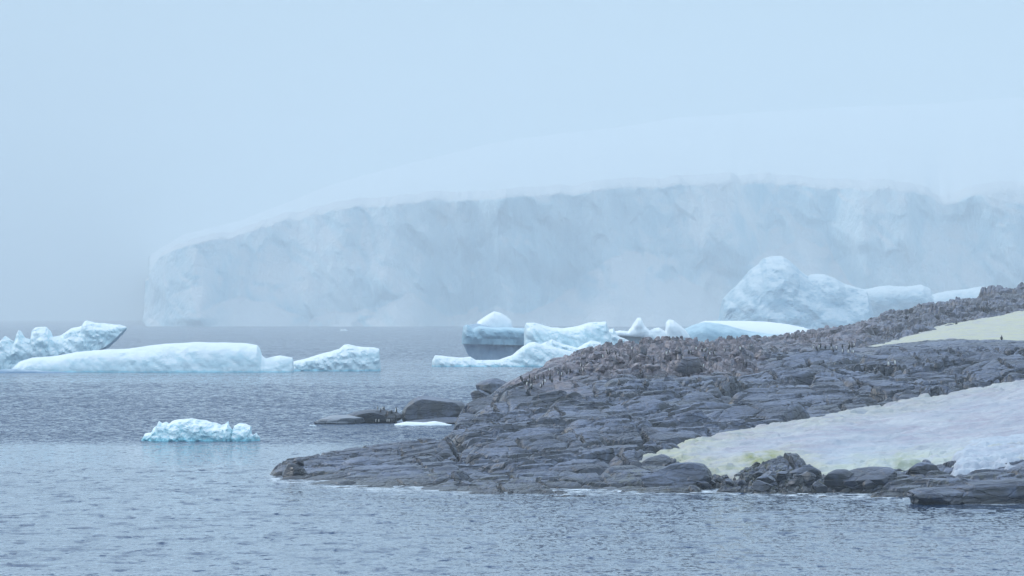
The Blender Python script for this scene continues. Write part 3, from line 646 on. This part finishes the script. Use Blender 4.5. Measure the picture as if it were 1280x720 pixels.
# ------------------------------------------------------------------ glacier
def make_glacier():
    t = NT('glacier_ice')
    nz = t.math('ADD', t.sepz('Normal'), t.math('MULTIPLY', t.math('SUBTRACT', t.noise(t.pos(), .006, 5, .6), .5), .5))
    v = t.noise(t.pos(1, 1, .6, .1), .008, 7, .62)
    ic = t.mix(t.maprange(v, .35, .65), (.40, .66, .80), (.72, .86, .93))
    ic = t.mix(t.maprange(t.noise(t.pos(1, 1, 1.3, 0), .0016, 4, .6), .4, .62, 0, .6), ic, (.46, .68, .80))
    ic = t.mix(t.maprange(t.noise(t.pos(1, 1, .9, 0), .0035, 6, .62), .52, .60, 0, .85), ic, (.84, .90, .93))
    c = t.mix(t.maprange(nz, .3, .75), ic, (.66, .72, .77))
    n = t.bump(t.noise(t.pos(1, 1, .5), .02, 8, .65), 1., 26.)
    t.principled(c, .7, n)
    mat = t.m
    prof = [(176, 352), (184, 330), (195, 314), (220, 304), (260, 296), (300, 285), (350, 270), (400, 256), (440, 249), (500, 244), (560, 241), (600, 239), (650, 236), (700, 232), (760, 229), (800, 226),
            (850, 222), (900, 219), (950, 216), (975, 213), (1000, 216), (1040, 222), (1080, 225), (1130, 227), (1160, 233), (1185, 244), (1210, 241), (1230, 233), (1280, 229), (1350, 222), (1480, 215), (1900, 225), (2600, 240), (3200, 270)]
    us = np.concatenate([np.full(60, 178.0), np.linspace(178, 1460, 700), np.linspace(1465, 3200, 60)])
    D0 = np.concatenate([np.linspace(6500, 4830, 60), np.full(760, 4777.0)])
    D0 = D0 + 0
    D0[60:100] = 4777 + 53 * (1 - np.linspace(0, 1, 40)) ** 2
    n = len(us)
    D0 = D0 + 60 * fbm(us * .012, us * 0, s=5, o=3) * sstep(190, 260, us)
    ztop = (408 - np.interp(us, [p[0] for p in prof], [p[1] for p in prof])) * 4777 / F
    ztop = ztop + (3.5 * fbm(us * .06, us * 0, s=12, o=3) + 4 * np.abs(vnoise(us * .02, us * 0, s=13))) * sstep(190, 260, us)
    ztop[:60] = ztop[60] + np.linspace(60, 0, 60)
    x0 = (us - 640) * 4777 / F
    x0[:60] = x0[60] + np.linspace(230, 0, 60)
    tt = np.linspace(-.04, 1, 110)
    xx = np.repeat(x0[:, None], 110, 1); zz = ztop[:, None] * tt[None, :]
    lean = 38 * np.clip(tt, 0, 1) ** 1.5 + 46 * np.clip((tt - .93) / .07, 0, 1) ** 2
    yy = np.repeat(D0[:, None], 110, 1) + lean[None, :]
    # plates and buttresses
    ax, az = xx.ravel(), zz.ravel()
    yf = yy.ravel()
    d = 0
    for L, A, s in ((150, 42, 1), (60, 17, 2), (24, 6, 3)):
        wx = ax + L * .35 * fbm(ax / L, az / L, s=s + 20, o=3)
        wz = az + L * .35 * fbm(ax / L + 9, az / L, s=s + 21, o=3)
        f1, e, cx, cy, gx, gy = cells(wx / L + wz / L * .35, wz / (L * 1.7), s)
        dxx = (wx / L + wz / L * .35 - cx); dzz = wz / (L * 1.7) - cy
        d = d + A * .85 * sstep(0, .35, e) * (cr(gx, gy, 1, s) - .5 + dxx * (cr(gx, gy, 2, s) - .5) * 1.6 + dzz * 1.1 * (cr(gx, gy, 3, s) + .1))
    d = d + 34 * fbm(ax * .006 + az * .001, az * .005, s=43, o=3) + 18 * fbm(ax * .022, az * .007, s=44, o=5)
    dd = d * sstep(-.04, .1, np.repeat(tt[None, :], n, 0).ravel())
    # snow fans banked against the foot
    uq = 640 + ax * F / 4777; vq = 408 - az * F / 4777
    fan = np.zeros_like(ax)
    for (u0, vtop, wl, wr) in ((515, 368, 90, 60), (800, 318, 170, 110), (300, 372, 70, 120), (620, 380, 50, 60), (1010, 290, 150, 130), (215, 385, 40, 70)):
        hh = (408 - vtop) * 4777 / F
        k = np.where(uq < u0, (u0 - uq) / wl, (uq - u0) / wr)
        top = hh * np.clip(1 - k ** 1.2 + .35 * fbm(ax * .012 + u0, az * .012, s=77, o=4), 0, 1.05)
        fan = np.maximum(fan, np.clip(top - az, 0, None) * 1.15)
    fan = np.maximum(fan, np.clip(9 + 26 * fbm(ax * .02, ax * 0, s=91, o=4) + 8 * fbm(ax * .07, az * .07, s=92, o=3) - az, 0, None) * 1.3)
    yf2 = yf + dd * np.clip(1 - fan / 40, .25, 1) - fan
    lx = np.repeat((np.arange(n) < 60)[:, None], 110, 1).ravel()
    axf = ax + np.where(lx, dd * .5, 0); yf2 = np.where(lx, yf + dd * .2, yf2)
    cliff = np.stack([axf, yf2, az], 1).reshape(n, 110, 3)
    # snow dome behind the cliff top
    m = 90
    rr = np.linspace(0, 1, m + 1)[1:] ** 1.3
    dome = np.zeros((n, m, 3))
    top = cliff[:, -1, :]
    back = 5600.0
    for j, r in enumerate(rr):
        y = top[:, 1] + r * back
        x = top[:, 0] * y / top[:, 1]
        uu = 640 + x * F / y
        vt = np.interp(uu, [150, 230, 300, 400, 500, 600, 700, 850, 1000, 1300, 1600], [345, 296, 279, 240, 208, 186, 170, 152, 140, 125, 118])
        zb = (CAMH - (vt - VH) * 2 * y / F) / 2
        w = sstep(0, 1, np.full(n, r)) ** .8
        z = top[:, 2] * (1 - w) + zb * w
        z = z + 10 * fbm(x * .004, y * .004, s=60, o=4) * min(1, r * 6) + 5 * r ** .1
        dome[:, j, 0] = x; dome[:, j, 1] = y; dome[:, j, 2] = z
    allp = np.concatenate([cliff, dome], 1)
    q = grid_quads(n, 110 + m)
    o = mesh_np('glacier', allp.reshape(-1, 3) * 2.0, q, mat, True)
    tag(o, 'wide hazy ice cliff with a snow dome rising behind it', None, None, 'structure')
make_glacier()

# ------------------------------------------------------------------ sea, with real swell in the near bay
def make_sea():
    ys = [-900.0, 0., 150, 250, 290]
    while ys[-1] < 640: ys.append(ys[-1] + .36)
    while ys[-1] < 25000: ys.append(ys[-1] * 1.02)
    ys = np.array(ys)
    xs_mid = np.arange(-76, 76.1, .3)
    xs = np.concatenate([[-9800, -3000, -1500, -700, -300, -160, -110, -85], xs_mid, np.arange(80, 250, 2.), [300, 700, 1500, 3000, 9800]])
    XX, YY = np.meshgrid(xs, ys); x = XX.ravel(); y = YY.ravel()
    fade = sstep(290, 310, y) * sstep(638, 590, y) * sstep(76, 73, np.abs(x))
    z = .0
    rs = np.random.RandomState(3)
    calm = 1.0
    for k in range(26):
        L = 1.0 * 1.12 ** k * rs.uniform(.9, 1.1); a = rs.normal(1.35, .55)
        ph = rs.uniform(0, 6.28); A = .007 * L ** .9
        if L > 9: break
        kx, ky = math.cos(a) * 6.283 / L, math.sin(a) * 6.283 / L
        z = z + A * (1 - np.abs(np.sin(.5 * (kx * x + ky * y + ph)))* 2) * (.6 + .8 * np.clip(.5 + fbm(x * .03 + k, y * .03, s=90 + k, o=2), 0, 1))
    z = z * fade * (.16 + 1.0 * sstep(.1, .5, fbm(x * .5, y * .2, s=99, o=4)))
    yq = np.clip(y, 445 * K, 1290 * K); inside = (y > 450 * K) & (y < 900 * K)
    bz = np.where(inside, base_uD(np.clip(640 + x * F / yq, 301, 2079), yq), -9) + .5 * fbm(x * .2, y * .12, s=77, o=3)
    foam = sstep(-1.5, -.1, bz) * inside
    o = mesh_np('sea', np.stack([x, y, z], 1), grid_quads(*XX.shape), M_sea, True, {'foam': foam})
    tag(o, 'cold grey-blue sea ruffled by the wind', None, None, 'structure')
make_sea()

# ------------------------------------------------------------------ penguins
def plain(name, col, rough=.6):
    t = NT(name); n = t.noise(t.pos(), 14, 3, .5)
    t.principled(t.mix(t.math('MULTIPLY', n, .4), col, tuple(c * .7 for c in col)), rough); return t.m
def make_penguin_mesh():
    blk = plain('penguin_back', (.02, .022, .028)); wht = plain('penguin_belly', (.75, .75, .73)); org = plain('penguin_bill', (.55, .18, .06))
    V, Fc, Mi = [], [], []
    ns = 16
    # (z, radius x, radius y, y offset)  -y is the front
    ring = [(0, .07, .06, 0), (.03, .11, .10, .0), (.10, .135, .125, .0), (.2, .145, .135, -.005), (.3, .135, .125, -.005), (.4, .11, .105, 0), (.47, .075, .075, .0), (.51, .052, .055, -.005),
            (.55, .05, .058, -.012), (.59, .052, .06, -.018), (.63, .042, .05, -.018), (.66, .02, .025, -.012)]
    for (z, a, b, oy) in ring:
        for k in range(ns):
            t = 2 * math.pi * k / ns; V.append((a * math.sin(t), oy - b * math.cos(t), z))
    for i in range(len(ring) - 1):
        for k in range(ns):
            Fc.append((i * ns + k, i * ns + (k + 1) % ns, (i + 1) * ns + (k + 1) % ns, (i + 1) * ns + k))
            front = k in (0, 1, 2, ns - 1, ns - 2, ns - 3)
            Mi.append(1 if front and i < 7 else 0)
    V.append((0, -.01, .67)); b = (len(ring) - 1) * ns
    for k in range(ns): Fc.append((b + k, b + (k + 1) % ns, len(V) - 1)); Mi.append(0)
    V.append((0, 0, -.005))
    for k in range(ns): Fc.append(((k + 1) % ns, k, len(V) - 1)); Mi.append(0)
    # flippers rooted in the shoulders
    for sgn in (-1, 1):
        b = len(V)
        sec = [(.12, .42, .03), (.165, .34, .045), (.19, .24, .04), (.20, .15, .015)]
        for (xx, z, w) in sec:
            V += [(sgn * xx, -w, z), (sgn * (xx + .018), 0, z), (sgn * xx, w, z), (sgn * (xx - .018), 0, z)]
        for i in range(3):
            for k in range(4): Fc.append((b + i * 4 + k, b + i * 4 + (k + 1) % 4, b + i * 4 + 4 + (k + 1) % 4, b + i * 4 + 4 + k)); Mi.append(0)
        Fc.append((b, b + 1, b + 2, b + 3)); Mi.append(0); Fc.append((b + 12, b + 13, b + 14, b + 15)); Mi.append(0)
    # bill
    b = len(V); V += [(-.014, -.065, .595), (.014, -.065, .595), (0, -.065, .615), (0, -.13, .592)]
    Fc += [(b, b + 1, b + 3), (b + 1, b + 2, b + 3), (b + 2, b, b + 3)]; Mi += [2, 2, 2]
    # feet and tail
    for sgn in (-1, 1):
        b = len(V); V += [(sgn * .03, -.02, -.01), (sgn * .02, -.13, -.01), (sgn * .09, -.12, -.01), (sgn * .07, -.02, -.01), (sgn * .03, -.02, .03), (sgn * .07, -.02, .03)]
        Fc += [(b, b + 1, b + 2, b + 3), (b + 4, b + 1, b + 2, b + 5), (b, b + 1, b + 4), (b + 3, b + 2, b + 5)]; Mi += [2] * 4
    b = len(V); V += [(-.03, .07, .08), (.03, .07, .08), (0, .08, .03), (0, .19, .0)]
    Fc += [(b, b + 1, b + 3), (b + 1, b + 2, b + 3), (b + 2, b, b + 3)]; Mi += [0] * 3
    me = bpy.data.meshes.new('penguin'); me.from_pydata(V, [], Fc); me.update()
    for m in (blk, wht, org): me.materials.append(m)
    for p, m in zip(me.polygons, Mi): p.material_index = m; p.use_smooth = True
    return me
PM = make_penguin_mesh()
proto = bpy.data.objects.new('penguin', PM)
first = [True]
def penguin(u, v, label, group=None, rz=None, s=1.0, xyz=None):
    o = proto if first[0] else proto.copy(); first[0] = False
    COL.objects.link(o)
    o.location = xyz or land_at(u, v)
    o.rotation_euler = (0, 0, rng.uniform(-3.1, 3.1) if rz is None else rz); o.scale = (s * 1.1,) * 3
    for k in ('label', 'category', 'group'):
        if k in o: del o[k]
    tag(o, label, 'penguin', group)
for i in range(30):
    t = rng.random(); u = 648 + 100 * t + rng.gauss(0, 5); v = 484 - 24 * t + rng.gauss(0, 5)
    penguin(u, v, 'small penguin among others scattered over the left shoulder of the pinkish rocks', 'penguins on the left shoulder of the pinkish rocks')
for i in range(38):
    u = rng.uniform(745, 930)
    penguin(u, 447 - (u - 745) * .03 + abs(rng.gauss(0, 9)) - 5, 'small penguin among others standing along the crest of the pinkish ridge', 'penguins along the crest of the pinkish ridge')
for i in range(22):
    u = rng.uniform(1008, 1072)
    penguin(u, 438 + rng.uniform(-5, 5), 'small penguin among others in the pale huddle below the far ridge', 'penguins huddled below the far ridge', s=.95)
penguin(1110.5, 458, 'left one of two penguins showing white bellies before a grey rock wall', rz=0, s=1.25)
penguin(1118.5, 457, 'right one of two penguins showing white bellies before a grey rock wall', rz=.2, s=1.25)
penguin(1195.5, 409, 'lone dark penguin at the top edge of the greenish snow slope', rz=2.8, s=1.5)
penguin(1252, 425, 'lone dark penguin at the lower edge of the greenish snow slope', rz=3.0, s=1.2)
dg = bpy.context.evaluated_depsgraph_get()
bpy.context.view_layer.update()
for i in range(13):
    u = 470 + i * 2.1 + rng.uniform(-.6, .6); D = Dw(529) + rng.uniform(-3, 4); x = X(u, D)
    hit = sc.ray_cast(bpy.context.evaluated_depsgraph_get(), Vector((x, D, 30)), Vector((0, 0, -1)))
    z = hit[1].z if hit[0] and hit[4] and hit[4].name.startswith('boulder') else .3
    penguin(u, 0, 'dark penguin in the close row standing on the low islet', 'penguins in a row on the low islet', rz=rng.uniform(-2.5, -1), s=1.1 if i < 12 else 1.5, xyz=(x, D, z))

# ------------------------------------------------------------------ haze
def box(name, lo, hi, mat):
    x0, y0, z0 = lo; x1, y1, z1 = hi
    V = [(x0, y0, z0), (x1, y0, z0), (x1, y1, z0), (x0, y1, z0), (x0, y0, z1), (x1, y0, z1), (x1, y1, z1), (x0, y1, z1)]
    Fc = [(0, 3, 2, 1), (4, 5, 6, 7), (0, 1, 5, 4), (1, 2, 6, 5), (2, 3, 7, 6), (3, 0, 4, 7)]
    me = bpy.data.meshes.new(name); me.from_pydata(V, [], Fc); me.materials.append(mat)
    o = bpy.data.objects.new(name, me); COL.objects.link(o); return o
hm = bpy.data.materials.new('haze'); hm.use_nodes = True; ht = hm.node_tree; ht.nodes.clear()
ho = ht.nodes.new('ShaderNodeOutputMaterial'); hv = ht.nodes.new('ShaderNodeVolumePrincipled')
hv.inputs['Color'].default_value = (.88, .96, 1.0, 1); hv.inputs['Density'].default_value = 1.12e-4
hv.inputs['Anisotropy'].default_value = 0.0
ht.links.new(hv.outputs[0], ho.inputs['Volume'])
tag(box('haze', (-10000, -1500, -6), (10000, 29000, 1350), hm), 'pale blue sea haze thickening with distance', None, None, 'stuff')

# ------------------------------------------------------------------ sky, sun, camera
SUN_EL, SUN_AZ = math.radians(34), math.radians(-62)      # azimuth from +Y toward +X
w = bpy.data.worlds.new('World'); sc.world = w; w.use_nodes = True; nt = w.node_tree; nt.nodes.clear()
wo = nt.nodes.new('ShaderNodeOutputWorld'); bg = nt.nodes.new('ShaderNodeBackground'); sk = nt.nodes.new('ShaderNodeTexSky')
sk.sky_type = 'NISHITA'; sk.sun_disc = False; sk.sun_elevation = SUN_EL; sk.sun_rotation = SUN_AZ; sk.air_density = 1.0; sk.dust_density = 3.0; sk.ozone_density = 1.5
mx = nt.nodes.new('ShaderNodeMix'); mx.data_type = 'RGBA'; mx.inputs[0].default_value = .82
# overcast veil: slightly brighter overhead
tc = nt.nodes.new('ShaderNodeTexCoord'); sp = nt.nodes.new('ShaderNodeSeparateXYZ'); nt.links.new(tc.outputs['Generated'], sp.inputs[0])
mr = nt.nodes.new('ShaderNodeMapRange'); mr.inputs[1].default_value = 0; mr.inputs[2].default_value = .55; nt.links.new(sp.outputs[2], mr.inputs[0])
cm = nt.nodes.new('ShaderNodeMix'); cm.data_type = 'RGBA'; nt.links.new(mr.outputs[0], cm.inputs[0])
cm.inputs[6].default_value = (3.5, 5.4, 6.9, 1); cm.inputs[7].default_value = (9.6, 11.9, 14.2, 1)
nt.links.new(sk.outputs[0], mx.inputs[6]); nt.links.new(cm.outputs[2], mx.inputs[7])
nt.links.new(mx.outputs[2], bg.inputs['Color']); bg.inputs['Strength'].default_value = .11
nt.links.new(bg.outputs[0], wo.inputs['Surface'])

sun = bpy.data.lights.new('sun', 'SUN'); sun.energy = 1.4; sun.angle = math.radians(14); sun.color = (1, .95, .88)
so = bpy.data.objects.new('sun', sun); COL.objects.link(so)
dv = Vector((math.sin(SUN_AZ) * math.cos(SUN_EL), math.cos(SUN_AZ) * math.cos(SUN_EL), math.sin(SUN_EL)))
so.rotation_euler = dv.to_track_quat('Z', 'Y').to_euler(); so.location = (0, 0, 200)

cam = bpy.data.cameras.new('camera'); cam.sensor_width = 36; cam.lens = 36 * F / 1280; cam.clip_start = 1; cam.clip_end = 40000
co_ = bpy.data.objects.new('camera', cam); COL.objects.link(co_); co_.location = (0, 0, CAMH)
co_.rotation_euler = (math.pi / 2 + math.atan((VH - 360) / F), 0, 0); sc.camera = co_

sc.view_settings.view_transform = 'Standard'; sc.view_settings.look = 'None'; sc.view_settings.exposure = 0.13; sc.view_settings.gamma = 1
sc.view_settings.use_curve_mapping = False
sc.cycles.use_denoising = True; sc.cycles.volume_bounces = 2; sc.cycles.max_bounces = 6; sc.cycles.diffuse_bounces = 3
sc.cycles.sample_clamp_indirect = 8
